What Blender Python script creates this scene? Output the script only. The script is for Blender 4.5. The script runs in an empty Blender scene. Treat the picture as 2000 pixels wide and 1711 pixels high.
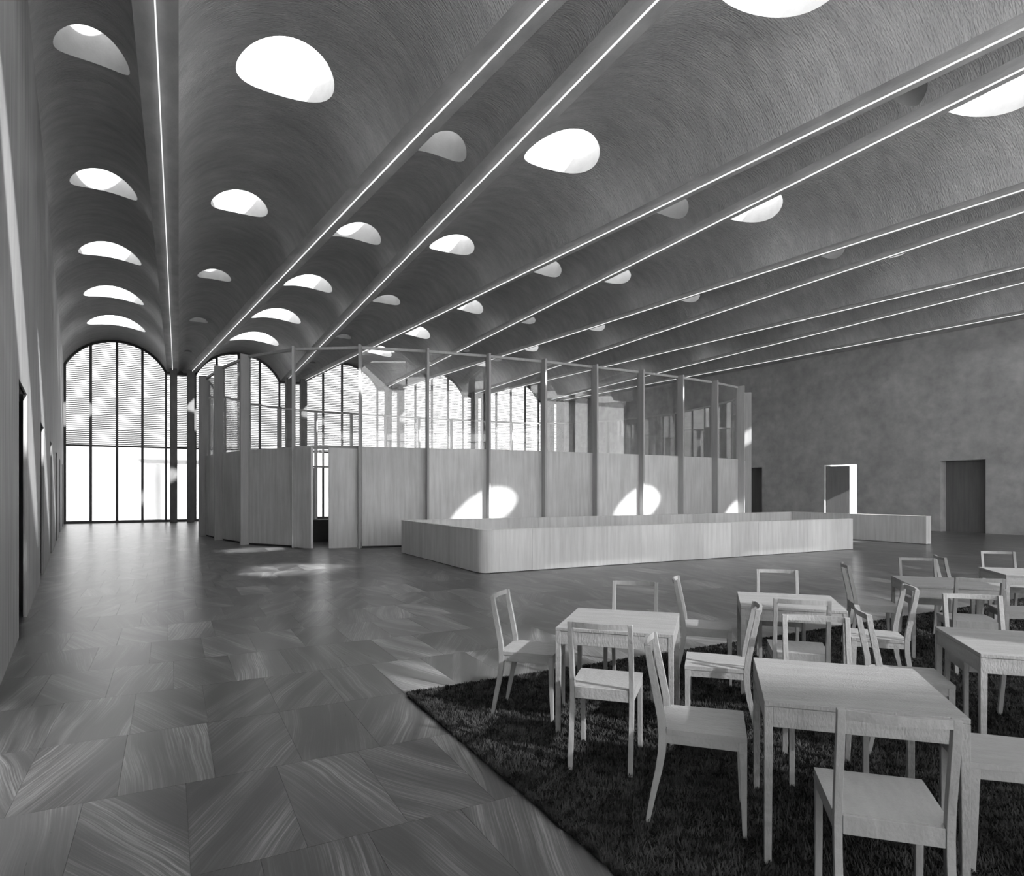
import bpy, bmesh, math, random
import numpy as np
from mathutils import Vector, Matrix

# ------------------------------------------------------------------ camera, sky, sun, exposure
SC = bpy.context.scene
COL = SC.collection
# world axes: X along the big window wall, Y towards it, Z up; metres
EYE = 1.65
YAW = 28.0
cam_d = bpy.data.cameras.new('camera')
cam = bpy.data.objects.new('camera', cam_d)
COL.objects.link(cam)
cam.location = (0, 0, EYE)
cam.rotation_euler = (math.radians(90), 0, math.radians(-YAW))
cam_d.sensor_fit = 'HORIZONTAL'
cam_d.sensor_width = 36.0
cam_d.lens = 36.0 * 1257.0 / 2000.0
cam_d.shift_y = (960.5 - 855.5) / 2000.0
cam_d.clip_start = 0.05
cam_d.clip_end = 500
SC.camera = cam

SKY = 3.2
world = bpy.data.worlds.new('world')
SC.world = world
world.use_nodes = True
wn = world.node_tree.nodes
wn['Background'].inputs[0].default_value = (1, 1, 1, 1)
wn['Background'].inputs[1].default_value = SKY

SUN_DIR = Vector((-0.622, 1.36, -1.0)).normalized()
sun_d = bpy.data.lights.new('sun', 'SUN')
sun_d.energy = 6.5
sun_d.angle = math.radians(1.3)
sun = bpy.data.objects.new('sun', sun_d)
COL.objects.link(sun)
sun.rotation_euler = SUN_DIR.to_track_quat('-Z', 'Y').to_euler()
sun.location = (15, -30, 40)

SC.view_settings.view_transform = 'Standard'
SC.view_settings.look = 'None'
SC.view_settings.gamma = 1.0
SC.view_settings.use_curve_mapping = False
SC.view_settings.exposure = 1.4
SC.cycles.max_bounces = 6
SC.cycles.diffuse_bounces = 5
SC.cycles.glossy_bounces = 3
SC.cycles.transparent_max_bounces = 14
SC.cycles.caustics_reflective = False
SC.cycles.caustics_refractive = False
SC.cycles.use_adaptive_sampling = True
SC.cycles.adaptive_threshold = 0.06
SC.cycles.sample_clamp_indirect = 6.0
SC.cycles.use_denoising = True

random.seed(7)
rng = np.random.default_rng(11)

# ------------------------------------------------------------------ plan of the hall
VN = 40.1          # window wall
VS = -1.2          # glazed wall behind the viewer
SPR = 8.22         # underside of the ribs
ROOF = 9.82
HR = 0.28          # half width of a rib
PER = 5.91
def rib_a(k, V): return 0.15 + PER * k - 0.0107 * (VN - V)      # nearly straight ribs
def rib_b(k, V): return 0.93 + PER * k + 0.106 * (VN - V)       # slanting ribs
def vault_edges(i, V):
    k = i // 2
    if i % 2 == 0:
        L, R = rib_b(k - 1, V) + HR, rib_a(k, V) - HR
    else:
        L, R = rib_a(k, V) + HR, rib_b(k, V) - HR
    if i == 0: L = wall_left_u(V) - 0.02
    if R - L < 0.08:
        m = (L + R) / 2
        L, R = m - 0.04, m + 0.04
    return L, R
def vault_z(i, U, V):
    L, R = vault_edges(i, V)
    a = (R - L) / 2; m = (L + R) / 2
    s = min(0.07 + 0.6 * a, 0.9 * a)
    rc = (a * a + s * s) / (2 * s)
    return SPR + s - rc + math.sqrt(max(rc * rc - (U - m) ** 2, 1e-9))
def wall_left_u(V): return -4.83 + 0.107 * (VN - V)
def wall_right_u(V): return 28.45 - 0.106 * (V - 14.0)

# ------------------------------------------------------------------ materials
def node(nt, t, **kw):
    n = nt.nodes.new(t)
    for k, v in kw.items(): setattr(n, k, v)
    return n
def grey(v): return (v, v, v, 1)
def make_mat(name, base, var=0.25, scale=(1, 1, 1), nscale=3.0, detail=6.0, rough=0.6, bump=0.0, bscale=(1, 1, 1), bnscale=20.0,
             spec=0.3, rnd=0.0, blotch=0.0, dist=0.0, bdist=0.01):
    m = bpy.data.materials.new(name); m.use_nodes = True
    nt = m.node_tree; bs = nt.nodes['Principled BSDF']
    tc = node(nt, 'ShaderNodeTexCoord')
    mp = node(nt, 'ShaderNodeMapping'); mp.inputs['Scale'].default_value = scale
    nt.links.new(tc.outputs['Object'], mp.inputs['Vector'])
    nz = node(nt, 'ShaderNodeTexNoise'); nz.inputs['Scale'].default_value = nscale
    nz.inputs['Detail'].default_value = detail; nz.inputs['Roughness'].default_value = 0.6
    nz.inputs['Distortion'].default_value = dist
    nt.links.new(mp.outputs[0], nz.inputs['Vector'])
    mr = node(nt, 'ShaderNodeMapRange')
    mr.inputs['From Min'].default_value = 0.3; mr.inputs['From Max'].default_value = 0.7
    mr.inputs['To Min'].default_value = 1 - var; mr.inputs['To Max'].default_value = 1 + var
    nt.links.new(nz.outputs['Fac'], mr.inputs['Value'])
    fac = mr.outputs[0]
    def mul(a, b):
        n = node(nt, 'ShaderNodeMath', operation='MULTIPLY')
        nt.links.new(a, n.inputs[0])
        if isinstance(b, (int, float)): n.inputs[1].default_value = b
        else: nt.links.new(b, n.inputs[1])
        return n.outputs[0]
    if blotch:
        n2 = node(nt, 'ShaderNodeTexNoise'); n2.inputs['Scale'].default_value = 0.7; n2.inputs['Detail'].default_value = 4
        nt.links.new(tc.outputs['Object'], n2.inputs['Vector'])
        m2 = node(nt, 'ShaderNodeMapRange')
        m2.inputs['From Min'].default_value = 0.3; m2.inputs['From Max'].default_value = 0.7
        m2.inputs['To Min'].default_value = 1 - blotch; m2.inputs['To Max'].default_value = 1 + blotch
        nt.links.new(n2.outputs['Fac'], m2.inputs['Value'])
        fac = mul(fac, m2.outputs[0])
    if rnd:
        oi = node(nt, 'ShaderNodeObjectInfo')
        m3 = node(nt, 'ShaderNodeMapRange')
        m3.inputs['To Min'].default_value = 1 - rnd; m3.inputs['To Max'].default_value = 1 + rnd
        nt.links.new(oi.outputs['Random'], m3.inputs['Value'])
        fac = mul(fac, m3.outputs[0])
    val = mul(fac, base)
    cc = node(nt, 'ShaderNodeCombineColor')
    for k in range(3): nt.links.new(val, cc.inputs[k])
    nt.links.new(cc.outputs[0], bs.inputs['Base Color'])
    bs.inputs['Roughness'].default_value = rough
    bs.inputs['Specular IOR Level'].default_value = spec
    if bump:
        mb = node(nt, 'ShaderNodeMapping'); mb.inputs['Scale'].default_value = bscale
        nt.links.new(tc.outputs['Object'], mb.inputs['Vector'])
        nb = node(nt, 'ShaderNodeTexNoise'); nb.inputs['Scale'].default_value = bnscale; nb.inputs['Detail'].default_value = 3
        nt.links.new(mb.outputs[0], nb.inputs['Vector'])
        bp = node(nt, 'ShaderNodeBump'); bp.inputs['Strength'].default_value = bump; bp.inputs['Distance'].default_value = bdist
        nt.links.new(nb.outputs['Fac'], bp.inputs['Height'])
        nt.links.new(bp.outputs[0], bs.inputs['Normal'])
    return m
def glass_mat(name, tint, refl=1.0):
    m = bpy.data.materials.new(name); m.use_nodes = True
    nt = m.node_tree; nt.nodes.clear()
    out = node(nt, 'ShaderNodeOutputMaterial')
    tr = node(nt, 'ShaderNodeBsdfTransparent'); tr.inputs[0].default_value = grey(tint)
    gl = node(nt, 'ShaderNodeBsdfGlossy'); gl.inputs['Roughness'].default_value = 0.01; gl.inputs[0].default_value = grey(0.95)
    lw = node(nt, 'ShaderNodeLayerWeight'); lw.inputs[0].default_value = 0.5
    pw = node(nt, 'ShaderNodeMath', operation='POWER'); pw.inputs[1].default_value = 4.0
    nt.links.new(lw.outputs['Facing'], pw.inputs[0])
    mu = node(nt, 'ShaderNodeMath', operation='MULTIPLY_ADD'); mu.inputs[1].default_value = 0.8 * refl; mu.inputs[2].default_value = 0.035 * refl; mu.use_clamp = True
    nt.links.new(pw.outputs[0], mu.inputs[0])
    mx = node(nt, 'ShaderNodeMixShader')
    nt.links.new(mu.outputs[0], mx.inputs[0]); nt.links.new(tr.outputs[0], mx.inputs[1]); nt.links.new(gl.outputs[0], mx.inputs[2])
    nt.links.new(mx.outputs[0], out.inputs[0])
    return m
def emit_mat(name, s):
    m = bpy.data.materials.new(name); m.use_nodes = True
    nt = m.node_tree; nt.nodes.clear()
    out = node(nt, 'ShaderNodeOutputMaterial'); em = node(nt, 'ShaderNodeEmission'); em.inputs[1].default_value = s
    nt.links.new(em.outputs[0], out.inputs[0])
    return m
def tile_mat(name):
    m = bpy.data.materials.new(name); m.use_nodes = True
    nt = m.node_tree; bs = nt.nodes['Principled BSDF']; L = nt.links.new
    tc = node(nt, 'ShaderNodeTexCoord'); oi = node(nt, 'ShaderNodeObjectInfo'); ge = node(nt, 'ShaderNodeNewGeometry')
    ad = node(nt, 'ShaderNodeMath', operation='ADD'); L(oi.outputs['Random'], ad.inputs[0]); L(ge.outputs['Random Per Island'], ad.inputs[1])
    fr = node(nt, 'ShaderNodeMath', operation='FRACT'); L(ad.outputs[0], fr.inputs[0])
    big = node(nt, 'ShaderNodeMath', operation='MULTIPLY'); L(fr.outputs[0], big.inputs[0]); big.inputs[1].default_value = 91.7
    cv = node(nt, 'ShaderNodeCombineXYZ'); L(big.outputs[0], cv.inputs[0]); L(big.outputs[0], cv.inputs[2])
    va = node(nt, 'ShaderNodeVectorMath', operation='ADD'); L(tc.outputs['Object'], va.inputs[0]); L(cv.outputs[0], va.inputs[1])
    # streak direction differs from slab to slab
    r2 = node(nt, 'ShaderNodeMath', operation='MULTIPLY'); L(fr.outputs[0], r2.inputs[0]); r2.inputs[1].default_value = 17.3
    f2 = node(nt, 'ShaderNodeMath', operation='FRACT'); L(r2.outputs[0], f2.inputs[0])
    an = node(nt, 'ShaderNodeMapRange'); an.inputs['To Min'].default_value = -0.55; an.inputs['To Max'].default_value = 0.75; L(f2.outputs[0], an.inputs[0])
    vr = node(nt, 'ShaderNodeVectorRotate', rotation_type='Z_AXIS'); L(va.outputs[0], vr.inputs['Vector']); L(an.outputs[0], vr.inputs['Angle'])
    # broad bend
    nb = node(nt, 'ShaderNodeTexNoise'); nb.inputs['Scale'].default_value = 1.1; nb.inputs['Detail'].default_value = 1; L(va.outputs[0], nb.inputs['Vector'])
    sc = node(nt, 'ShaderNodeVectorMath', operation='SCALE'); sc.inputs['Scale'].default_value = 0.13; L(nb.outputs['Color'], sc.inputs[0])
    v3 = node(nt, 'ShaderNodeVectorMath', operation='ADD'); L(vr.outputs[0], v3.inputs[0]); L(sc.outputs[0], v3.inputs[1])
    mp = node(nt, 'ShaderNodeMapping'); mp.inputs['Scale'].default_value = (95, 1.0, 1); L(v3.outputs[0], mp.inputs[0])
    n1 = node(nt, 'ShaderNodeTexNoise'); n1.inputs['Scale'].default_value = 1.0; n1.inputs['Detail'].default_value = 5; n1.inputs['Roughness'].default_value = 0.75; L(mp.outputs[0], n1.inputs['Vector'])
    m1 = node(nt, 'ShaderNodeMapRange'); m1.inputs['From Min'].default_value = 0.46; m1.inputs['From Max'].default_value = 0.74; m1.inputs['To Min'].default_value = 0; m1.inputs['To Max'].default_value = 1.0; L(n1.outputs['Fac'], m1.inputs[0])
    mp2 = node(nt, 'ShaderNodeMapping'); mp2.inputs['Scale'].default_value = (5.5, 0.55, 1); L(v3.outputs[0], mp2.inputs[0])
    n2 = node(nt, 'ShaderNodeTexNoise'); n2.inputs['Scale'].default_value = 1.0; n2.inputs['Detail'].default_value = 2; L(mp2.outputs[0], n2.inputs['Vector'])
    m2 = node(nt, 'ShaderNodeMapRange'); m2.inputs['From Min'].default_value = 0.42; m2.inputs['From Max'].default_value = 0.68; m2.inputs['To Min'].default_value = 0.12; m2.inputs['To Max'].default_value = 1.0; L(n2.outputs['Fac'], m2.inputs[0])
    st = node(nt, 'ShaderNodeMath', operation='MULTIPLY'); L(m1.outputs[0], st.inputs[0]); L(m2.outputs[0], st.inputs[1])
    s2 = node(nt, 'ShaderNodeMath', operation='MULTIPLY_ADD'); L(st.outputs[0], s2.inputs[0]); s2.inputs[1].default_value = 3.6; s2.inputs[2].default_value = 0.0
    s3 = node(nt, 'ShaderNodeMath', operation='MULTIPLY_ADD'); L(m2.outputs[0], s3.inputs[0]); s3.inputs[1].default_value = 0.45; L(s2.outputs[0], s3.inputs[2])
    f3 = node(nt, 'ShaderNodeMath', operation='MULTIPLY'); L(fr.outputs[0], f3.inputs[0]); f3.inputs[1].default_value = 7.7
    f4 = node(nt, 'ShaderNodeMath', operation='FRACT'); L(f3.outputs[0], f4.inputs[0])
    pw = node(nt, 'ShaderNodeMath', operation='POWER'); L(f4.outputs[0], pw.inputs[0]); pw.inputs[1].default_value = 2.5
    mt = node(nt, 'ShaderNodeMapRange'); mt.inputs['To Min'].default_value = 0.74; mt.inputs['To Max'].default_value = 1.55; L(pw.outputs[0], mt.inputs[0])
    s4 = node(nt, 'ShaderNodeMath', operation='ADD'); L(s3.outputs[0], s4.inputs[0]); s4.inputs[1].default_value = 0.62
    s5 = node(nt, 'ShaderNodeMath', operation='MULTIPLY'); L(s4.outputs[0], s5.inputs[0]); L(mt.outputs[0], s5.inputs[1])
    s6 = node(nt, 'ShaderNodeMath', operation='MULTIPLY'); L(s5.outputs[0], s6.inputs[0]); s6.inputs[1].default_value = TILE_BASE
    cc = node(nt, 'ShaderNodeCombineColor')
    for k in range(3): L(s6.outputs[0], cc.inputs[k])
    L(cc.outputs[0], bs.inputs['Base Color'])
    ro = node(nt, 'ShaderNodeMapRange'); ro.inputs['To Min'].default_value = 0.24; ro.inputs['To Max'].default_value = 0.36; L(n1.outputs['Fac'], ro.inputs[0])
    L(ro.outputs[0], bs.inputs['Roughness'])
    bs.inputs['Specular IOR Level'].default_value = 0.6
    return m

TILE_BASE = 0.082
M = {}
M['ceiling'] = make_mat('board_marked_concrete', 0.40, 0.13, (0.6, 1.8, 0.6), 2.6, 4, 0.75, 0.6, (0.7, 3.0, 0.7), 14, blotch=0.10, bdist=0.05)
M['soffit'] = make_mat('rib_concrete', 0.42, 0.14, (1, 0.5, 1), 3.0, 4, 0.75, 0.3, (1, 1, 1), 30, blotch=0.08, bdist=0.01)
M['shaft'] = make_mat('pale_shaft_concrete', 0.26, 0.08, (1, 1, 1), 4.0, 4, 0.8, 0.2, (1, 1, 1), 30, bdist=0.01)
M['wall_l'] = make_mat('brushed_plaster_left', 0.27, 0.34, (1, 3.0, 0.10), 5.0, 4, 0.6, 0.25, (2, 2, 0.2), 20, blotch=0.10)
M['wall_r'] = make_mat('grey_concrete_right', 0.38, 0.16, (1, 1, 1), 2.4, 5, 0.7, 0.15, (1, 1, 1), 40, blotch=0.14)
M['column'] = make_mat('column_concrete', 0.13, 0.2, (1, 1, 0.5), 4, 6, 0.7)
M['frame'] = make_mat('dark_window_metal', 0.09, 0.08, rough=0.5)
M['slat'] = make_mat('pale_slat_metal', 0.06, 0.05, rough=0.5)
M['panel'] = make_mat('grained_wood_panel', 0.55, 0.13, (5, 5, 0.35), 2.2, 4, 0.55, 0.1, (20, 20, 0.8), 10, rnd=0.10, blotch=0.10, bdist=0.003)
M['post'] = make_mat('wood_post', 0.40, 0.10, (6, 6, 0.4), 2.2, 6, 0.55, rnd=0.05)
M['parapet'] = make_mat('parapet_board', 0.59, 0.12, (5, 5, 0.35), 2.0, 4, 0.5, 0.1, (20, 20, 0.8), 10, rnd=0.09, blotch=0.08, bdist=0.003)
M['door'] = make_mat('dark_door_wood', 0.14, 0.15, (5, 5, 0.3), 2.5, 8, 0.6, rnd=0.06)
M['table'] = make_mat('table_ash_wood', 0.225, 0.14, (1.2, 9, 9), 3.0, 5, 0.5, 0.5, (3, 3, 1), 40, rnd=0.03, bdist=0.008)
M['chair'] = make_mat('chair_plywood', 0.235, 0.10, (7, 1.5, 2), 4.0, 5, 0.5, 0.5, (1, 1, 0.6), 70, rnd=0.04, bdist=0.006)
M['rug'] = make_mat('rug_backing', 0.016, 0.3, nscale=12, rough=0.95, spec=0.05)
M['pile'] = make_mat('rug_pile', 0.036, 0.6, nscale=5, rough=0.9, spec=0.1, blotch=0.35)
M['bench'] = make_mat('dark_bench', 0.035, 0.2, rough=0.7)
M['ground'] = make_mat('pale_paving', 0.88, 0.05, nscale=0.5, rough=0.9)
M['tile'] = tile_mat('streaked_stone_tile')
M['grout'] = make_mat('grout', 0.09, 0.1, rough=0.8)
M['pane'] = glass_mat('window_glass', 0.52, 0.6)
M['tint'] = glass_mat('tinted_glass', 0.62, 0.6)
M['glass'] = glass_mat('pavilion_glass', 0.965, 1.7)
M['strip'] = emit_mat('strip_light', 0.4)
M['outside'] = make_mat('pale_render', 0.95, 0.04, rough=0.9)

# ------------------------------------------------------------------ mesh helpers
def mesh_from(name, verts, faces, smooth=False):
    me = bpy.data.meshes.new(name)
    me.from_pydata([tuple(v) for v in verts], [], faces)
    me.update()
    if smooth:
        me.polygons.foreach_set('use_smooth', [True] * len(me.polygons))
    return me
def obj(name, me, mat=None, parent=None):
    o = bpy.data.objects.new(name, me)
    COL.objects.link(o)
    if mat is not None and me is not None and not me.materials: me.materials.append(mat)
    if parent is not None: o.parent = parent
    return o
def empty(name, loc=(0, 0, 0), rz=0.0):
    o = bpy.data.objects.new(name, None); COL.objects.link(o)
    o.location = loc; o.rotation_euler = (0, 0, rz); o.empty_display_size = 0.2
    return o
def tag(o, label, cat, group=None):
    o['label'] = label; o['category'] = cat
    if group: o['group'] = group
    return o
def struct(o, label=None):
    o['kind'] = 'structure'
    if label: o['label'] = label
    return o
class MB:
    def __init__(self): self.v = []; self.f = []
    def box(self, x0, x1, y0, y1, z0, z1):
        b = len(self.v)
        self.v += [(x0, y0, z0), (x1, y0, z0), (x1, y1, z0), (x0, y1, z0), (x0, y0, z1), (x1, y0, z1), (x1, y1, z1), (x0, y1, z1)]
        self.f += [tuple(b + i for i in q) for q in ((0, 3, 2, 1), (4, 5, 6, 7), (0, 1, 5, 4), (1, 2, 6, 5), (2, 3, 7, 6), (3, 0, 4, 7))]
        return self
    def prism(self, poly, z0, z1):
        """poly: plan outline, counter-clockwise"""
        b = len(self.v); n = len(poly)
        self.v += [(p[0], p[1], z0) for p in poly] + [(p[0], p[1], z1) for p in poly]
        self.f.append(tuple(b + i for i in reversed(range(n)))); self.f.append(tuple(b + n + i for i in range(n)))
        for i in range(n):
            j = (i + 1) % n
            self.f.append((b + i, b + j, b + n + j, b + n + i))
        return self
    def prism_x(self, prof, x0, x1):
        """prof: outline in the (y, z) plane, extruded along x"""
        b = len(self.v); n = len(prof)
        self.v += [(x0, p[0], p[1]) for p in prof] + [(x1, p[0], p[1]) for p in prof]
        self.f.append(tuple(b + i for i in reversed(range(n)))); self.f.append(tuple(b + n + i for i in range(n)))
        for i in range(n):
            j = (i + 1) % n
            self.f.append((b + i, b + j, b + n + j, b + n + i))
        return self
    def prism_y(self, prof, y0, y1):
        b = len(self.v); n = len(prof)
        self.v += [(p[0], y0, p[1]) for p in prof] + [(p[0], y1, p[1]) for p in prof]
        self.f.append(tuple(b + i for i in range(n))); self.f.append(tuple(b + n + i for i in reversed(range(n))))
        for i in range(n):
            j = (i + 1) % n
            self.f.append((b + j, b + i, b + n + i, b + n + j))
        return self
    def mesh(self, name): 
        me = mesh_from(name, self.v, self.f)
        bm = bmesh.new(); bm.from_mesh(me); bmesh.ops.recalc_face_normals(bm, faces=bm.faces); bm.to_mesh(me); bm.free()
        return me
    def build(self, name, mat, parent=None): return obj(name, self.mesh(name), mat, parent)
def bar(p, q, w, h, z0, z1=None):
    """plan bar from p to q, total width w, between heights"""
    d = Vector((q[0] - p[0], q[1] - p[1])).normalized(); n = Vector((-d.y, d.x)) * (w / 2)
    return [(p[0] - n.x, p[1] - n.y), (q[0] - n.x, q[1] - n.y), (q[0] + n.x, q[1] + n.y), (p[0] + n.x, p[1] + n.y)]

# ------------------------------------------------------------------ floor of separate slabs
TW, TH = 0.486, 1.0
floor = struct(obj('floor', MB().box(-7, 31, VS - 0.3, VN + 0.3, -0.20, -0.006).mesh('floor'), M['grout']), 'dark streaked stone slab floor')
row_off = {3: 0.08, 5: 0.244, 6: 0.03, 7: 0.31}
RUG = (1.70, 13.6, 0.55, 5.0)
tiles = []
for r in range(-2, 41):
    v0 = 0.08 + r * TH
    if v0 + TH < VS or v0 > VN: continue
    off = row_off.get(r, ((r * 0.37) % 1.0) * TW)
    n0 = int((-7 - off) / TW); n1 = int((31 - off) / TW)
    for q in range(n0, n1):
        u0 = off + q * TW
        tiles.append((u0 + TW / 2, v0 + TH / 2))
def in_view(u, v, m=1.0):
    c, s = math.cos(math.radians(YAW)), math.sin(math.radians(YAW))
    X = u * c - v * s; Z = u * s + v * c
    if Z < 1.6: return None
    x = 1000 + 1257 * X / Z; y = 960.5 + 1257 * EYE / Z
    if -60 * m < x < 2000 + 60 * m and y < 1711 + 120 * m: return Z
    return None
near = []
for (u, v) in tiles:
    z = in_view(u, v)
    if z is None: continue
    if u < wall_left_u(v) + 0.05: continue
    if RUG[0] + 0.25 < u < RUG[1] - .2 and RUG[2] < v < RUG[3] - 0.45: continue
    near.append((z, u, v))
near.sort()
near = near[:290]
near_set = {(u, v) for _, u, v in near}
def tile_mesh(name, cells):
    mb = MB(); g = 0.0008
    for (u, v) in cells:
        mb.box(u - TW / 2 + g, u + TW / 2 - g, v - TH / 2 + g, v + TH / 2 - g, -0.03, 0.0)
    return mb
tm = tile_mesh('floor_tile', [(0, 0)]).mesh('floor_tile'); tm.materials.append(M['tile'])
for (_, u, v) in near:
    o = obj('floor_tile', tm, None, floor); o.location = (u, v, 0)
rest = [t for t in tiles if t not in near_set]
ro = tile_mesh('distant_floor_tiles', rest).build('distant_floor_tiles', M['tile'], floor)
ro['kind'] = 'stuff'

# ------------------------------------------------------------------ ceiling: tapering concrete vaults with round skylights
ceiling = struct(empty('ceiling'), 'tapering grey concrete barrel vaults with round skylights')
V0C, V1C = VS, VN + 0.25
def holes_of(i):
    out = []
    if i % 2 == 0:
        rows = [6.49 + 5.63 * n for n in range(6)]
    else:
        rows = [1.12] + [6.51 + 5.73 * n for n in range(6)]
    for v in rows:
        L, R = vault_edges(i, v)
        if i == 0: L = max(rib_b(-1, v) + HR, wall_left_u(v) + .02)
        a = (R - L) / 2
        r = (0.195 + 0.483 * a) if i % 2 == 0 else max(0.497 * a - 0.02, 0.12)
        r = min(r, 0.95 * a)
        out.append((v, r, (L + R) / 2))
    return out
def ring_cell(verts, faces, index, uL, uR, va, vb, uc, vc, r, zf, nu=24, nv=14, rings=12, skip=None):
    bd = []
    for t in range(nu): bd.append(('b', t / nu))
    for t in range(nv): bd.append(('r', t / nv))
    for t in range(nu): bd.append(('t', 1 - t / nu))
    for t in range(nv): bd.append(('l', 1 - t / nv))
    pts = []
    for side, t in bd:
        if side == 'b': V = va; U = uL(V) + (uR(V) - uL(V)) * t
        elif side == 't': V = vb; U = uL(V) + (uR(V) - uL(V)) * t
        elif side == 'r': V = va + (vb - va) * t; U = uR(V)
        else: V = va + (vb - va) * t; U = uL(V)
        pts.append((U, V))
    hu = (uR(vc) - uL(vc)) / 2; hv = (vb - va) / 2
    b = len(verts); n = len(pts); rim = []
    for k in range(rings + 1):
        t = (k / rings) ** 1.3
        for (U, V) in pts:
            ang = math.atan2((V - vc) / hv, (U - uc) / hu)
            cu, cv = uc + r * math.cos(ang), vc + r * math.sin(ang)
            u = cu + (U - cu) * t; v = cv + (V - cv) * t
            verts.append((u, v, zf(u, v)))
            if k == 0: rim.append((u, v))
    for k in range(rings):
        for j in range(n):
            j2 = (j + 1) % n
            faces.append((b + k * n + j, b + (k + 1) * n + j, b + (k + 1) * n + j2, b + k * n + j2))
    return rim
for i in range(10):
    hs = holes_of(i)
    cuts = [V0C] + [(hs[j][0] + hs[j + 1][0]) / 2 for j in range(len(hs) - 1)] + [V1C]
    verts, faces, rims = [], [], []
    uL = lambda V: vault_edges(i, V)[0]
    uR = lambda V: vault_edges(i, V)[1]
    zf = lambda u, v: vault_z(i, u, v)
    for j, (vc, r, uc) in enumerate(hs):
        rims.append(ring_cell(verts, faces, None, uL, uR, cuts[j], cuts[j + 1], uc, vc, r, zf))
    vo = obj('vault', mesh_from('vault', verts, faces, True), M['ceiling'], ceiling)
    for rim in rims:
        n = len(rim); sv = []; sf = []
        lv = 3
        for q in range(lv):
            for (u, v) in rim:
                z0 = vault_z(i, u, v); sv.append((u, v, z0 + (ROOF - z0) * q / (lv - 1)))
        for q in range(lv - 1):
            for j in range(n):
                j2 = (j + 1) % n
                sf.append((q * n + j, q * n + j2, (q + 1) * n + j2, (q + 1) * n + j))
        # a rim lip on the roof
        b = len(sv)
        uc = sum(p[0] for p in rim) / n; vc = sum(p[1] for p in rim) / n
        for (u, v) in rim: sv.append((uc + (u - uc) * 1.2, vc + (v - vc) * 1.2, ROOF))
        for j in range(n):
            j2 = (j + 1) % n
            sf.append(((lv - 1) * n + j, (lv - 1) * n + j2, b + j2, b + j))
        obj('skylight_shaft', mesh_from('skylight_shaft', sv, sf, True), M['shaft'], ceiling)
# ribs (flat undersides) with a slim light strip each
NV = 60
vs = [V0C + (V1C - V0C) * t / NV for t in range(NV + 1)]
ordn = ['first', 'second', 'third', 'fourth', 'fifth', 'sixth', 'seventh', 'eighth', 'ninth', 'tenth']
for i in range(10):
    v, fcs = [], []
    for V in vs:
        l = vault_edges(i, V)[1]
        rr = vault_edges(i + 1, V)[0] if i < 9 else wall_right_u(V) + 0.05
        v += [(l, V, SPR), (rr, V, SPR)]
    for t in range(NV):
        b = 2 * t
        fcs.append((b, b + 2, b + 3, b + 1))
    obj('rib_underside', mesh_from('rib_underside', v, fcs), M['soffit'], ceiling)
    k = i // 2
    fu = rib_a if i % 2 == 0 else rib_b
    p, q = (fu(k, 0.9), 0.9), (fu(k, 39.2), 39.2)
    st = MB().prism(bar(p, q, 0.021, 0, 0), SPR - 0.075, SPR - 0.05).build('light_strip', M['strip'])
    tag(st, 'thin white linear light under the %s concrete ceiling rib from the left wall' % ordn[i], 'light strip', 'linear lights under the ceiling ribs')

# ------------------------------------------------------------------ side walls
def ray_wall_left(px):
    c, s = math.cos(math.radians(YAW)), math.sin(math.radians(YAW))
    t = (px - 1000) / 1257.0
    du, dv = t * c + s, -t * s + c
    Z = (-4.83 + 0.107 * VN) / (du + 0.107 * dv)
    return dv * Z
LD = [(ray_wall_left(a), ray_wall_left(b)) for a, b in ((36.8, 54.7), (76.9, 84.8), (96.5, 100.9), (109.0, 111.2), (116.4, 118.0), (121.3, 122.6))]
sp = (LD[3][0] - LD[0][0]) / 3
LD = [(LD[0][0] + sp * k, LD[0][0] + sp * k + 1.45) for k in range(6)]
DH = 2.93
def side_wall(name, ufun, doors, outward, mat, thick, vend):
    mb = MB()
    def seg(v0, v1, z0, z1):
        poly = [(ufun(v0), v0), (ufun(v1), v1), (ufun(v1) + outward * thick, v1), (ufun(v0) + outward * thick, v0)]
        mb.prism(poly, z0, z1)
    cur = VS - 0.2
    for (a, b) in doors:
        seg(cur, a, -0.02, ROOF); seg(a, b, DH, ROOF); cur = b
    seg(cur, vend, -0.02, ROOF)
    return struct(mb.build(name, mat))
side_wall('wall_left', wall_left_u, LD, -1, M['wall_l'], 0.04, VN + 0.2)['label'] = 'tall grey plaster wall with six door openings'
RD = [(8.68, 10.28), (13.68, 15.28), (18.73, 20.27), (23.65, 25.2)]
side_wall('wall_right', wall_right_u, RD, 1, M['wall_r'], 0.45, VN + 0.2)['label'] = 'tall grey concrete wall with deep door openings'
dn = 0
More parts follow.
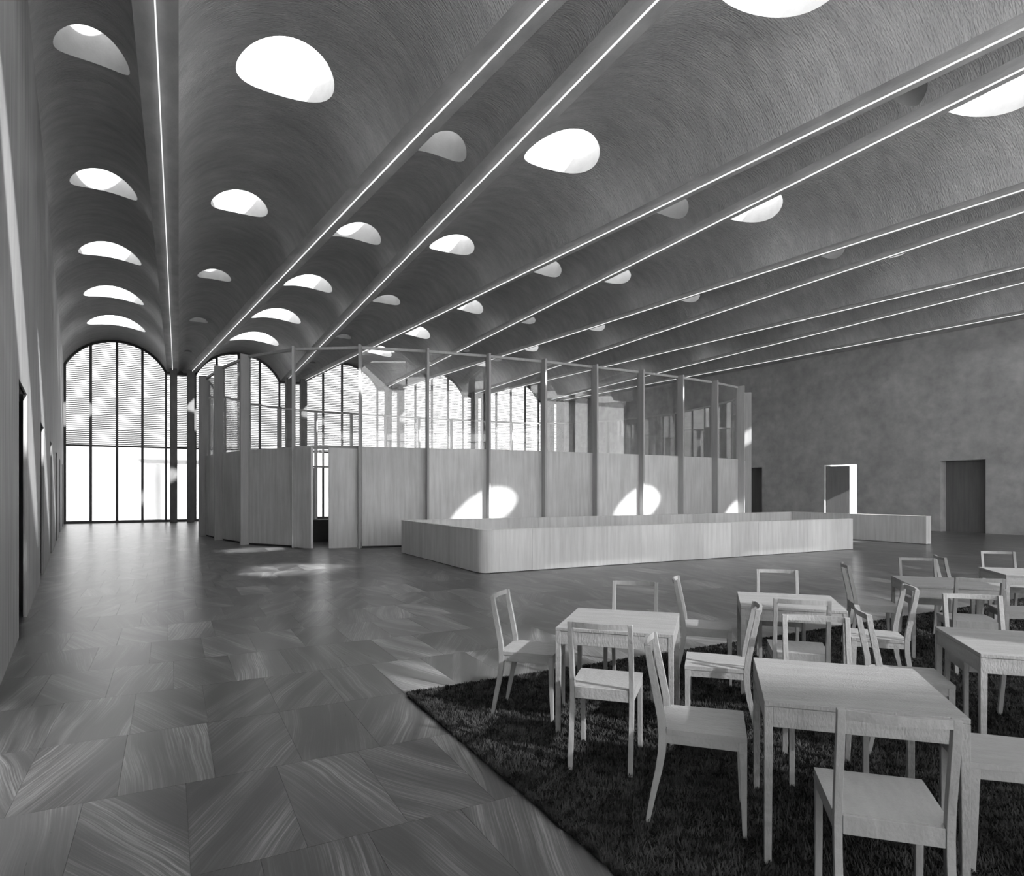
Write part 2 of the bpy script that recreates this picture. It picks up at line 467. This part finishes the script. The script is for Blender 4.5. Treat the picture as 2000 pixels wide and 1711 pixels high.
for (a, b) in LD:
    dn += 1
    e = struct(empty('door_%d' % dn, (wall_left_u(b), b, 0)), '%s splayed doorway from the viewer in the left wall' % ['first', 'second', 'third', 'fourth', 'fifth', 'sixth'][dn - 1])
    eu, ev = wall_left_u(b) - 0.02, b
    d = (eu - 0.75, ev + 3.45)
    nu_, nv_ = wall_left_u(a) - 0.02, a
    m_ = Matrix.Translation((-wall_left_u(b), -b, 0))
    def ad(mb, name, mat):
        me = mb.mesh(name); me.transform(m_); return obj(name, me, mat, e)
    ad(MB().prism([(eu, ev), (d[0], d[1]), (d[0] - .06, d[1]), (eu - 0.005, ev - .005)][::-1], 0.0, DH), 'splayed_jamb', M['wall_l'])
    back = (nu_ - 1.5, nv_ + 0.2)
    ad(MB().prism([(nu_, nv_), (back[0], back[1]), (back[0], back[1] - .05), (nu_, nv_ - .05)], 0.0, DH), 'jamb', M['wall_l'])
    ad(MB().prism([back, (d[0] - 1.2, d[1]), (d[0] - 1.25, d[1]), (back[0] - .05, back[1])], 0.0, DH), 'door_leaf', M['door'])
    ad(MB().prism([(d[0] - 1.3, d[1]), (d[0] + .05, d[1]), (d[0] + .05, d[1] + .05), (d[0] - 1.3, d[1] + .05)], 0.0, DH), 'end_panel', M['wall_l'])
    ad(MB().prism([(nu_, nv_ - .05), (eu, ev), (d[0], d[1] + .05), (d[0] - 1.3, d[1] + .05), (back[0] - .05, back[1] - .05)], DH, DH + 0.05), 'lintel_underside', M['wall_l'])
    ad(MB().prism([(nu_, nv_ - .05), (eu, ev), (d[0], d[1] + .05), (d[0] - 1.3, d[1] + .05), (back[0] - .05, back[1] - .05)], -0.05, -0.001), 'threshold', M['grout'])
for n, (a, b) in enumerate(RD):
    dn += 1
    e = struct(empty('door_%d' % dn, (wall_right_u((a + b) / 2), (a + b) / 2, 0)), ['nearest deep doorway in the right wall, beyond the picture edge', 'wide dark door in the right wall nearest the picture edge', 'half-open door in the right wall showing bright daylight', 'dark doorway in the right wall beside the pavilion end'][n])
    u0, u1 = wall_right_u(a) + 0.40, wall_right_u(b) + 0.40
    m_ = Matrix.Translation((-e.location.x, -e.location.y, 0))
    def ad(mb, name, mat):
        me = mb.mesh(name); me.transform(m_); return obj(name, me, mat, e)
    if n == 2:
        hv, hu_ = b - 0.02, u1
        ang = math.radians(33)
        q = (hu_ + math.sin(ang) * 1.0 * 0.95 - 0.25, hv - math.cos(ang) * 1.0)
        ad(MB().prism(bar((hu_ - 0.25, hv), q, 0.07, 0, 0), 0.0, DH - 0.06), 'door_leaf', M['door'])
    else:
        ad(MB().prism([(u0, a), (u0 + 0.06, a), (u1 + 0.06, b), (u1, b)], 0.0, DH), 'door_leaf', M['door'])
        ad(MB().box(u0 - 0.05, u0, a + 0.12, a + 0.15, 0.95, 1.15), 'handle', M['frame'])
    ad(MB().prism([(u0 + .06, a - .6), (u0 + 4.0, a - 3.0), (u0 + 4.0, b + .3), (u1 + .06, b + .3)], DH + .12, DH + .3), 'added_sun_shade', M['wall_r'])  # unseen overhang, added to keep the sun off the door jamb
    ad(MB().prism([(wall_right_u(a), a), (wall_right_u(a) + .5, a), (wall_right_u(b) + .5, b), (wall_right_u(b), b)], -0.05, -0.001), 'threshold', M['grout'])

# ------------------------------------------------------------------ big arched windows at the far end
TRZ = 4.07
def arch_pts(i, V, n, inset=0.0, a0=-1.0, a1=1.0):
    L, R = vault_edges(i, V); a = (R - L) / 2; m = (L + R) / 2
    s = 0.07 + 0.6 * a; rc = (a * a + s * s) / (2 * s)
    th = math.asin(min(a / rc, 1.0))
    out = []
    for t in range(n + 1):
        x = a0 + (a1 - a0) * t / n
        g = th * x
        out.append((m + (rc - inset) * math.sin(g), SPR + s - rc + (rc - inset) * math.cos(g)))
    return out
def arch_h(i, U, inset=0.0):
    L, R = vault_edges(i, VN); a = (R - L) / 2; m = (L + R) / 2
    s = 0.07 + 0.6 * a; rc = (a * a + s * s) / (2 * s)
    return SPR + s - rc + math.sqrt(max((rc - inset) ** 2 - (U - m) ** 2, 0))
wlab = ['leftmost', 'second', 'third', 'fourth', 'rightmost']
slat_me = MB().prism_x([(-0.04, -0.028), (0.04, -0.004), (0.04, 0.028), (-0.04, 0.004)], -0.5, 0.5).mesh('slat'); slat_me.materials.append(M['slat'])
for w in range(5):
    i = 2 * w
    L, R = vault_edges(i, VN)
    if w == 0: L = wall_left_u(VN)
    e = struct(empty('window_%d' % (w + 1), ((L + R) / 2, VN, 0)), '%s tall arched window with outside slats above a clear lower part' % wlab[w])
    ox = (L + R) / 2
    m_ = Matrix.Translation((-ox, -VN, 0))
    def ad(mb, name, mat):
        me = mb.mesh(name); me.transform(m_); return obj(name, me, mat, e)
    F = 0.11
    ad(MB().box(L, L + F, VN - .06, VN + .06, 0, SPR + 0.05), 'jamb', M['frame'])
    ad(MB().box(R - F, R, VN - .06, VN + .06, 0, SPR + 0.05), 'jamb', M['frame'])
    o1 = arch_pts(i, VN, 40, -0.02); o2 = arch_pts(i, VN, 40, 0.12)
    af = MB()
    for t in range(40):
        af.prism_y([o1[t], o1[t + 1], o2[t + 1], o2[t]], VN - .06, VN + .06)
    ad(af, 'arch_frame', M['frame'])
    xs = [L + (R - L) * q / 4 for q in range(5)]
    for q in (1, 2, 3):
        ad(MB().box(xs[q] - 0.062, xs[q] + 0.062, VN - .06, VN + .06, 0.1, arch_h(i, xs[q], 0.1)), 'mullion', M['frame'])
    ad(MB().box(L, R, VN - .055, VN + .055, TRZ - 0.05, TRZ + 0.05), 'transom', M['frame'])
    ad(MB().box(L, R, VN - .07, VN + .07, 0, 0.13), 'sill', M['frame'])
    for q in range(4):
        a_, b_ = xs[q] + .05, xs[q + 1] - .05
        ad(MB().box(a_, b_, VN - .008, VN + .008, 0.12, TRZ - .04), 'pane', M['pane'])
        n = 8
        top = [(a_ + (b_ - a_) * t / n, max(arch_h(i, a_ + (b_ - a_) * t / n, 0.08), TRZ + .1)) for t in range(n + 1)]
        ad(MB().prism_y([(a_, TRZ + .04), (b_, TRZ + .04)] + top[::-1], VN - .008, VN + .008), 'pane', M['pane'])
    # outside slats
    z = TRZ + 0.12
    mC = (vault_edges(i, VN)[0] + vault_edges(i, VN)[1]) / 2
    while z < SPR + 1.42:
        hw = (R - L) / 2 + 0.1
        if z > SPR:
            a_ = (R - L) / 2; s_ = 0.07 + .6 * a_; rc = (a_ * a_ + s_ * s_) / (2 * s_)
            dz = z - (SPR + s_ - rc)
            hw = math.sqrt(max(rc * rc - dz * dz, 0.0)) + 0.05
        if hw > 0.2:
            o = obj('slat', slat_me, None, e)
            o.location = (0, 0.22, z); o.scale = (2 * hw, 1, 1)
        z += 0.105
# narrow glazed slots between the column pairs, and the columns
pair_lab = ['between the leftmost and second arched windows', 'between the second and third arched windows', 'between the third and fourth arched windows',
            'between the fourth and rightmost arched windows', 'right of the rightmost arched window']
for k in range(5):
    uL_, uR_ = vault_edges(2 * k, VN)[1], (vault_edges(2 * k + 2, VN)[0] if k < 4 else wall_right_u(VN))
    e = struct(empty('window_%d' % (6 + k), ((uL_ + uR_) / 2, VN, 0)), 'narrow glazed slot behind the column pair ' + pair_lab[k])
    m_ = Matrix.Translation((-(uL_ + uR_) / 2, -VN, 0))
    def ad(mb, name, mat):
        me = mb.mesh(name); me.transform(m_); return obj(name, me, mat, e)
    ad(MB().box(uL_, uR_, VN - .01, VN + .01, 0.1, SPR - .1), 'pane', M['pane'])
    ad(MB().box(uL_, uR_, VN - .05, VN + .05, TRZ - .05, TRZ + .05), 'transom', M['frame'])
    ad(MB().box(uL_, uR_, VN - .06, VN + .06, 0, .13), 'sill', M['frame'])
    ad(MB().box(uL_, uR_, VN - .06, VN + .2, SPR - .12, SPR + 1.6), 'head', M['frame'])
    z = TRZ + 0.12
    while z < SPR - .1:
        o = obj('slat', slat_me, None, e); o.location = (0, 0.22, z); o.scale = (uR_ - uL_, 1, 1); z += 0.105
    for side, cu in (('left', rib_a(k, 39.3) + 0.04), ('right', rib_b(k, 39.3) - 0.02)):
        cw = 0.175
        co = obj('column', MB().box(-cw, cw, -0.25, 0.25, 0, SPR).mesh('column'), M['column'])
        co.location = (cu, 39.0, 0)
        bm = bmesh.new(); bm.from_mesh(co.data); bmesh.ops.bevel(bm, geom=[x for x in bm.edges if abs(x.verts[0].co.z - x.verts[1].co.z) > 1], offset=0.02, segments=2, affect='EDGES'); bm.to_mesh(co.data); bm.free()
        tag(co, '%s slender dark concrete column of the pair %s' % (side, pair_lab[k]), 'column', 'column pairs at the window wall')

# ------------------------------------------------------------------ glazed end behind the viewer, assumed porch and ground outside
SG = 9.6
ws = MB().box(-3, 31, VS - .25, VS - .02, SG, ROOF)
for k in range(6):
    u = 0.40 + PER * k
    ws.box(u - .18, u + .18, VS - .25, VS - .02, 0, SG)
ws = struct(ws.build('wall_front', M['wall_r']), 'concrete wall over a glazed lower part')
e = struct(empty('window_11', (12, VS - .12, 0)), 'tinted glazing behind the viewer')
for k in range(5):
    for h in range(2):
        u = 0.40 + PER * k + .18 + h * 2.775
        obj('pane', MB().box(u - 12, u + 2.775 - 12, -.01, .01, 0, SG).mesh('pane'), M['tint'], e)
        obj('mullion', MB().box(u - .04 - 12, u + .04 - 12, -.05, .05, 0, SG).mesh('mullion'), M['frame'], e)
pv, pf = [], []
for k in range(7):
    uc = 3.55 + PER * k; vc = -8.35  # porch is assumed; openings placed to throw round sun patches on the tables
    ring_cell(pv, pf, None, lambda V, u=uc: u - PER / 2, lambda V, u=uc: u + PER / 2, -12.0, VS - .2, uc, vc, 2.0, lambda u, v: 9.5, rings=4)
pr = struct(obj('ceiling_assumed_porch', mesh_from('ceiling_assumed_porch', pv, pf), M['ceiling']), 'assumed unseen porch roof, its round openings placed for the sun patches')
ground = struct(obj('floor_outside', mesh_from('floor_outside', [(-150, -150, -.3), (180, -150, -.3), (180, 200, -.3), (-150, 200, -.3)], [(0, 1, 2, 3)]), M['ground']), 'pale paving outside')
# pale canopy seen through the far window
e = tag(empty('outdoor_canopy', (3.6, 47, -.3)), 'pale outdoor canopy on a round pillar, faint through the leftmost arched window', 'canopy')
mb = MB()
n = 20
mb.prism([(0.30 * math.cos(2 * math.pi * t / n), 0.30 * math.sin(2 * math.pi * t / n)) for t in range(n)], 0, 3.7)
pl = obj('pillar', mb.mesh('pillar'), M['outside'], e); pl.location = (-4.35, 0, 0)
pr_ = [(-5.3, 3.85), (-4.9, 3.7), (1.5, 3.7), (1.5, 3.95), (-5.3, 3.95)]
obj('canopy_roof', MB().prism_y(pr_, -1.5, 2.5).mesh('canopy_roof'), M['outside'], e)

# ------------------------------------------------------------------ the glass and wood pavilion
PH, PP = 5.94, 2.97
half = [(0.0, 17.74), (2.0, 17.76), (3.95, 17.88), (5.89, 18.10), (7.83, 18.57), (9.50, 19.70), (10.76, 21.60), (11.36, 24.0), (11.75, 26.6)]
CU, CV = 12.69, 26.6
ringp = [(CU - x, y) for x, y in half[::-1]] + [(CU + x, y) for x, y in half[1:]]
ringp += [(CU + x, 2 * CV - y) for x, y in half[::-1][1:]] + [(CU - x, 2 * CV - y) for x, y in half[1:-1]]
NP = len(ringp)
pav = tag(empty('pavilion', (CU, CV, 0)), 'large rounded pavilion of grey wood panels with tall glass above and projecting posts', 'pavilion')
Mp = Matrix.Translation((-CU, -CV, 0))
def padd(mb, name, mat, parent=pav):
    me = mb.mesh(name); me.transform(Mp); return obj(name, me, mat, parent)
nrm = []
for j in range(NP):
    p0, p1 = ringp[j - 1], ringp[(j + 1) % NP]
    d = Vector((p1[0] - p0[0], p1[1] - p0[1])).normalized()
    nrm.append(Vector((d.y, -d.x)))           # outward (ring runs counter-clockwise)
nrm[3] = Vector((-0.30, -0.954))
PD = 0.33
inner = []
for j in range(NP):
    p = Vector(ringp[j]); n = nrm[j]
    q = p - n * PD
    inner.append(q)
    padd(MB().prism(bar(tuple(p), tuple(q), 0.062, 0, 0), 0.0, PH), 'post', M['post'])
DOOR = 3           # bay of the open double door
for j in range(NP):
    a_, b_ = inner[j] + nrm[j] * .05, inner[(j + 1) % NP] + nrm[(j + 1) % NP] * .05
    d = (b_ - a_).normalized()
    a2, b2 = a_ + d * 0.032, b_ - d * 0.032
    padd(MB().prism(bar(a2, b2, 0.07, 0, 0), PH - 0.09, PH - 0.01), 'top_rail', M['post'])
    padd(MB().prism(bar(a2, b2, 0.018, 0, 0), PP, PH - 0.09), 'glass_pane', M['glass'])
    if j == DOOR:
        padd(MB().prism(bar(a2, b2, 0.09, 0, 0), PP - 0.05, PP + 0.04), 'door_head', M['post'])
        hl, hr = Vector(ringp[j]) - nrm[j] * 0.06, Vector(ringp[j + 1]) - nrm[j + 1] * 0.2
        fl, fr_ = Vector((3.59, 18.93)), Vector((4.02, 18.76))
        dl = padd(MB().prism(bar(hl + (fl - hl).normalized() * .05, fl, 0.07, 0, 0), 0.03, PP - .06), 'door_leaf', M['panel'])
        dr = padd(MB().prism(bar(fr_, hr - (hr - fr_).normalized() * .05, 0.07, 0, 0), 0.03, PP - .06), 'door_leaf', M['panel'])
        continue
    if abs(a_.y + b_.y - 2 * 35.0) < 1.2 and 3.5 < min(a_.x, b_.x) < 8.0 and a_.y > CV:      # doorways on the far side
        padd(MB().prism(bar(a2, b2, 0.09, 0, 0), PP - 0.05, PP + 0.04), 'door_head', M['post'])
        q = a2 + nrm[j] * 0.95 + d * 0.1
        padd(MB().prism(bar(a2 + d * .02 + nrm[j] * .3, q + nrm[j] * .3, 0.07, 0, 0), 0.03, PP - .06), 'door_leaf', M['panel'])
        continue
    wp = padd(MB().prism(bar(a2, b2, 0.07, 0, 0), 0.05, PP), 'wall_panel', M['panel'])
    padd(MB().prism(bar(a2, b2, 0.03, 0, 0), 0.0, 0.05), 'plinth', M['bench'], wp)
bn = tag(obj('low_bench', MB().box(-1.6, 1.6, -.2, .2, 0, .72).mesh('low_bench'), M['bench']), 'low dark block standing inside the pavilion behind the open double door', 'bench')
bn.location = (4.9, 21.9, 0); bn.rotation_euler = (0, 0, math.radians(-12))

# ------------------------------------------------------------------ parapet around the stair
PZ = 0.885; PT = 0.11
par = tag(empty('stair_parapet', (12, 14, 0)), 'long low parapet of pale wooden boards around the stair opening', 'parapet')
Mq = Matrix.Translation((-12, -14, 0))
def qadd(mb, name, mat): 
    me = mb.mesh(name); me.transform(Mq); return obj(name, me, mat, par)
U0, U1, V0, V1, U2 = 5.52, 17.27, 11.69, 16.74, 21.15
RC = 0.22
g = 0.004
def boards(p, q, n, name='board'):
    p, q = Vector(p), Vector(q)
    for t in range(n):
        a_, b_ = p + (q - p) * (t / n), p + (q - p) * ((t + 1) / n)
        d = (q - p).normalized() * g / 2
        qadd(MB().prism(bar(a_ + d, b_ - d, PT, 0, 0), 0.012, PZ - 0.015), name, M['parapet'])
h = PT / 2
boards((U0 + RC, V0 + h), (U1, V0 + h), 12)
boards((U0 + h, V1), (U0 + h, V0 + RC), 6)
boards((U0 + PT, V1 - h), (U2 - PT, V1 - h), 15)
PT_, PT = PT, 0.26
boards((U2 - .13, V0), (U2 - .13, V1 - .12), 6)
PT = PT_
def arc_poly(r0, r1, n=10):
    cx_, cy_ = U0 + RC, V0 + RC
    o = [(cx_ - r0 * math.cos(t * math.pi / 2 / n), cy_ - r0 * math.sin(t * math.pi / 2 / n)) for t in range(n + 1)]
    i_ = [(cx_ - r1 * math.cos(t * math.pi / 2 / n), cy_ - r1 * math.sin(t * math.pi / 2 / n)) for t in range(n + 1)]
    return o + i_[::-1]
qadd(MB().prism(arc_poly(RC, RC - PT), 0.012, PZ - .015), 'corner_board', M['parapet'])
cap = MB()
cap.prism(arc_poly(RC + .006, RC - PT - .006), PZ - .015, PZ)
for p, q in (((U0 + RC, V0 + h), (U1 + .006, V0 + h)), ((U0 + h, V1 + .0), (U0 + h, V0 + RC)), ((U0, V1 - h), (U2, V1 - h)), ):
    cap.prism(bar(p, q, PT + .012, 0, 0), PZ - .015, PZ)
cap.prism(bar((U2 - .13, V0 - .006), (U2 - .13, V1 - .12), .272, 0, 0), PZ - .015, PZ)
qadd(cap, 'cap_rail', M['parapet'])
ft = MB()
for p, q in (((U0 + RC, V0 + h), (U1, V0 + h)), ((U0 + h, V1), (U0 + h, V0 + RC)), ((U2 - h, V0), (U2 - h, V1))):
    ft.prism(bar(p, q, PT - .02, 0, 0), 0.0, 0.012)
qadd(ft, 'plinth', M['bench'])

# ------------------------------------------------------------------ rug
rug = tag(empty('rug', ((RUG[0] + RUG[1]) / 2, (RUG[2] + RUG[3]) / 2, 0)), 'dark shaggy rug under the tables and chairs', 'rug')
ru, rv = (RUG[1] - RUG[0]) / 2, (RUG[3] - RUG[2]) / 2
def wob(t): return 0.012 * math.sin(t * 9.1) + 0.009 * math.sin(t * 23.7 + 1) + 0.006 * math.sin(t * 61.0 + 2)
outl = []
for t in range(120): outl.append((-ru + 2 * ru * t / 120, -rv + wob(t * .1)))
for t in range(50): outl.append((ru + wob(t * .1 + 3), -rv + 2 * rv * t / 50))
for t in range(120): outl.append((ru - 2 * ru * t / 120, rv + wob(t * .1 + 6)))
for t in range(50): outl.append((-ru + wob(t * .1 + 9), rv - 2 * rv * t / 50))
obj('backing', MB().prism(outl, 0.001, 0.012).mesh('backing'), M['rug'], rug)
def pile(n, u0, u1, v0, v1, ln, wd):
    uu = rng.uniform(u0, u1, n); vv = rng.uniform(v0, v1, n)
    cu, cv = rug.location.x, rug.location.y
    x = uu - cu; y = vv - cv
    ang = rng.uniform(0, 2 * np.pi, n); lean = rng.uniform(0.25, 1.1, n); l = ln * rng.uniform(0.6, 1.15, n)
    # clumps lean together
    cl = np.sin(uu * 31 + 3 * np.sin(vv * 17)) + np.sin(vv * 37 + 2 * np.sin(uu * 23))
    ang = ang * 0.55 + cl * 1.6
    dx, dy = np.cos(ang), np.sin(ang)
    hx, hy = dx * np.sin(lean) * l, dy * np.sin(lean) * l
    hz = np.cos(lean) * l
    sx, sy = -dy * wd / 2, dx * wd / 2
    z0 = np.full(n, 0.010)
    V = np.empty((n, 4, 3), np.float32)
    V[:, 0] = np.stack([x - sx, y - sy, z0], 1); V[:, 1] = np.stack([x + sx, y + sy, z0], 1)
    V[:, 2] = np.stack([x + hx * .55 + sx * .8, y + hy * .55 + sy * .8, z0 + hz * .7], 1)
    V[:, 3] = np.stack([x + hx, y + hy, z0 + hz], 1)
    return V
parts = [pile(190000, RUG[0], 6.2, 1.3, RUG[3], 0.032, 0.007), pile(60000, 6.2, RUG[1], 1.3, RUG[3], 0.034, 0.013), pile(14000, RUG[0], RUG[1], RUG[2], 1.3, 0.03, 0.014),
         pile(9000, RUG[0] - .012, RUG[0] + .02, 1.3, RUG[3], 0.032, 0.007), pile(14000, RUG[0], RUG[1], RUG[3] - .02, RUG[3] + .012, 0.032, 0.008)]
V = np.concatenate(parts); n = len(V)
me = bpy.data.meshes.new('pile')
me.vertices.add(n * 4); me.vertices.foreach_set('co', V.reshape(-1))
F = (np.arange(n) * 4)[:, None] + np.array([[0, 1, 2, 0, 2, 3]])
me.loops.add(n * 6); me.loops.foreach_set('vertex_index', F.reshape(-1).astype(np.int32))
me.polygons.add(n * 2); me.polygons.foreach_set('loop_start', (np.arange(n * 2) * 3).astype(np.int32))
me.update(); me.validate()
pl = obj('pile', me, M['pile'], rug); pl['kind'] = 'stuff'

# ------------------------------------------------------------------ tables and chairs
RZ = 0.0
FOOT = 0.012      # feet stand on the rug backing, in the pile
def lift_feet(me):
    for v in me.vertices:
        if v.co.z < FOOT: v.co.z = FOOT
TROT = math.radians(-45.2)
def bevel(me, off=0.002):
    bm = bmesh.new(); bm.from_mesh(me)
    bmesh.ops.bevel(bm, geom=list(bm.edges), offset=off, segments=1, affect='EDGES')
    bm.to_mesh(me); bm.free(); return me
S = 0.39; TT = 0.73
tmesh = {}
tmesh['table_top'] = bevel(MB().box(-S, S, -S, S, TT - .022, TT).mesh('table_top'))
tmesh['apron'] = bevel(MB().box(-S + .036, S - .036, -S + .003, -S + .025, TT - .112, TT - .0235).mesh('apron'), .0015)
lg = MB()
lv = [(-S, -S), (-S + .036, -S), (-S + .036, -S + .036), (-S, -S + .036)]
lt = [(-S, -S), (-S + .030, -S), (-S + .030, -S + .030), (-S, -S + .030)]
lg.v = [(p[0], p[1], 0) for p in lt] + [(p[0], p[1], TT - .0225) for p in lv]
lg.f = [(0, 3, 2, 1), (4, 5, 6, 7), (0, 1, 5, 4), (1, 2, 6, 5), (2, 3, 7, 6), (3, 0, 4, 7)]
tmesh['leg'] = bevel(lg.mesh('leg'))
for m in tmesh.values(): m.materials.append(M['table']); lift_feet(m)
def make_table(u, v, label):
    t = tag(empty('dining_table', (u, v, RZ), TROT), label, 'table', 'square tables on the rug')
    obj('table_top', tmesh['table_top'], None, t)
    for q in range(4):
        o = obj('apron', tmesh['apron'], None, t); o.rotation_euler = (0, 0, q * math.pi / 2)
        o = obj('leg', tmesh['leg'], None, t); o.rotation_euler = (0, 0, q * math.pi / 2)
    return t
post = [(0, -.255, .020), (.09, -.240, .025), (.185, -.2215, .030), (.28, -.200, .034), (.365, -.186, .037), (.45, -.182, .038), (.54, -.189, .037), (.60, -.200, .037), (.67, -.214, .037),
        (.74, -.228, .036), (.80, -.2405, .034), (.885, -.253, .031)]
prof = [(y + w / 2, z) for z, y, w in post] + [(y - w / 2, z) for z, y, w in post[::-1]]
cm = {}
def strip_prism(prof_pairs, x0, x1):
    mb = MB(); n = len(prof_pairs)
    for z, y, w in prof_pairs:
        mb.v += [(x0, y - w / 2, z), (x1, y - w / 2, z), (x1, y + w / 2, z), (x0, y + w / 2, z)]
    for t in range(n - 1):
        b = 4 * t
        for k in range(4):
            k2 = (k + 1) % 4
            mb.f.append((b + k, b + k2, b + 4 + k2, b + 4 + k))
    mb.f.append((0, 3, 2, 1)); b = 4 * (n - 1); mb.f.append((b, b + 1, b + 2, b + 3))
    return mb
cm['back_leg'] = bevel(strip_prism(post, -.014, .014).mesh('back_leg'), .0015)
cm['front_leg'] = bevel(strip_prism([(0, .1985, .019), (.2, .194, .028), (.418, .1905, .036), (.464, .1905, .036)], -.014, .014).mesh('front_leg'), .0015)
ss = MB(); ss.prism([(-.161, -.185), (.161, -.185), (.161, -.1625), (.191, -.1625), (.200, .209), (-.200, .209), (-.191, -.1625), (-.161, -.1625)], .464, .488)
cm['seat'] = ss.mesh('seat')
cm['side_apron'] = bevel(MB().prism([(.166, -.170), (.188, -.170), (.196, .18), (.174, .18)], .418, .4635).mesh('side_apron'), .001)
cm['front_apron'] = bevel(MB().box(-.168, .168, .184, .206, .418, .4635).mesh('front_apron'), .001)
cm['back_apron'] = bevel(MB().box(-.160, .160, -.199, -.177, .418, .486).mesh('back_apron'), .001)
tr = MB(); n = 14
for t in range(n + 1):
    x = -.163 + .326 * t / n; b_ = .024 * math.cos(math.pi * x / .36)
    y = -.254 - b_
    tr.v += [(x, y - .008, .852), (x, y + .008, .852), (x, y + .006, .885), (x, y - .010, .885)]
for t in range(n):
    b_ = 4 * t
    for k in range(4):
        k2 = (k + 1) % 4
        tr.f.append((b_ + k, b_ + k2, b_ + 4 + k2, b_ + 4 + k))
tr.f.append((0, 1, 2, 3)); tr.f.append((4 * n + 3, 4 * n + 2, 4 * n + 1, 4 * n))
cm['top_rail'] = tr.mesh('top_rail')
for m in cm.values(): m.materials.append(M['chair']); lift_feet(m)
def make_chair(u, v, rz, label):
    c = tag(empty('plywood_chair', (u, v, RZ), rz), label, 'chair', 'plywood chairs around the tables')
    obj('seat', cm['seat'], None, c)
    for sx in (-1, 1):
        o = obj('back_leg', cm['back_leg'], None, c); o.location.x = sx * .176
        o = obj('front_leg', cm['front_leg'], None, c); o.location.x = sx * .184
        o = obj('side_apron', cm['side_apron'], None, c)
        if sx < 0: o.rotation_euler = (0, 0, 0); o.scale = (-1, 1, 1)
    obj('front_apron', cm['front_apron'], None, c); obj('back_apron', cm['back_apron'], None, c)
    obj('top_rail', cm['top_rail'], None, c)
    return c
TAB = {'corner': (2.861, 3.715, 'square pale wooden table standing nearest the rug corner'),
       'second': (4.618, 3.715, 'square pale wooden table directly behind the nearest table, second in the back row'),
       'near': (2.861, 1.977, 'square pale wooden table nearest the viewer with a sun edge across its top'),
       'right': (4.618, 1.977, 'square pale wooden table at the right edge, beside the nearest table'),
       'third': (6.99, 3.735, 'square pale wooden table in the back row, third from the rug corner'),
       'far': (8.735, 3.725, 'farthest square pale wooden table, cut by the right edge of the picture')}
TN = {'corner': 'the table nearest the rug corner', 'second': 'the second table of the back row', 'near': 'the table nearest the viewer',
      'right': 'the front table at the right edge', 'third': 'the third table of the back row', 'far': 'the farthest table at the right edge'}
SIDES = {'L': (-1, 0, 'on the left of'), 'R': (1, 0, 'on the right of'), 'B': (0, 1, 'behind'), 'F': (0, -1, 'in front of')}
WANT = {'corner': 'LRBF', 'second': 'LRBF', 'near': 'LRBF', 'right': 'LB', 'third': 'LRBF', 'far': 'LBF'}
av = Vector((math.cos(TROT), math.sin(TROT))); bv = Vector((-math.sin(TROT), math.cos(TROT)))
for key, (u, v, lab) in TAB.items():
    make_table(u, v, lab)
    for sd in WANT[key]:
        i, j, tx = SIDES[sd]
        dvec = av * i + bv * j
        p = Vector((u, v)) + dvec * 0.66
        rz = math.atan2(-dvec.y, -dvec.x) - math.pi / 2
        make_chair(p.x, p.y, rz, 'pale plywood chair %s %s' % (tx, TN[key]))
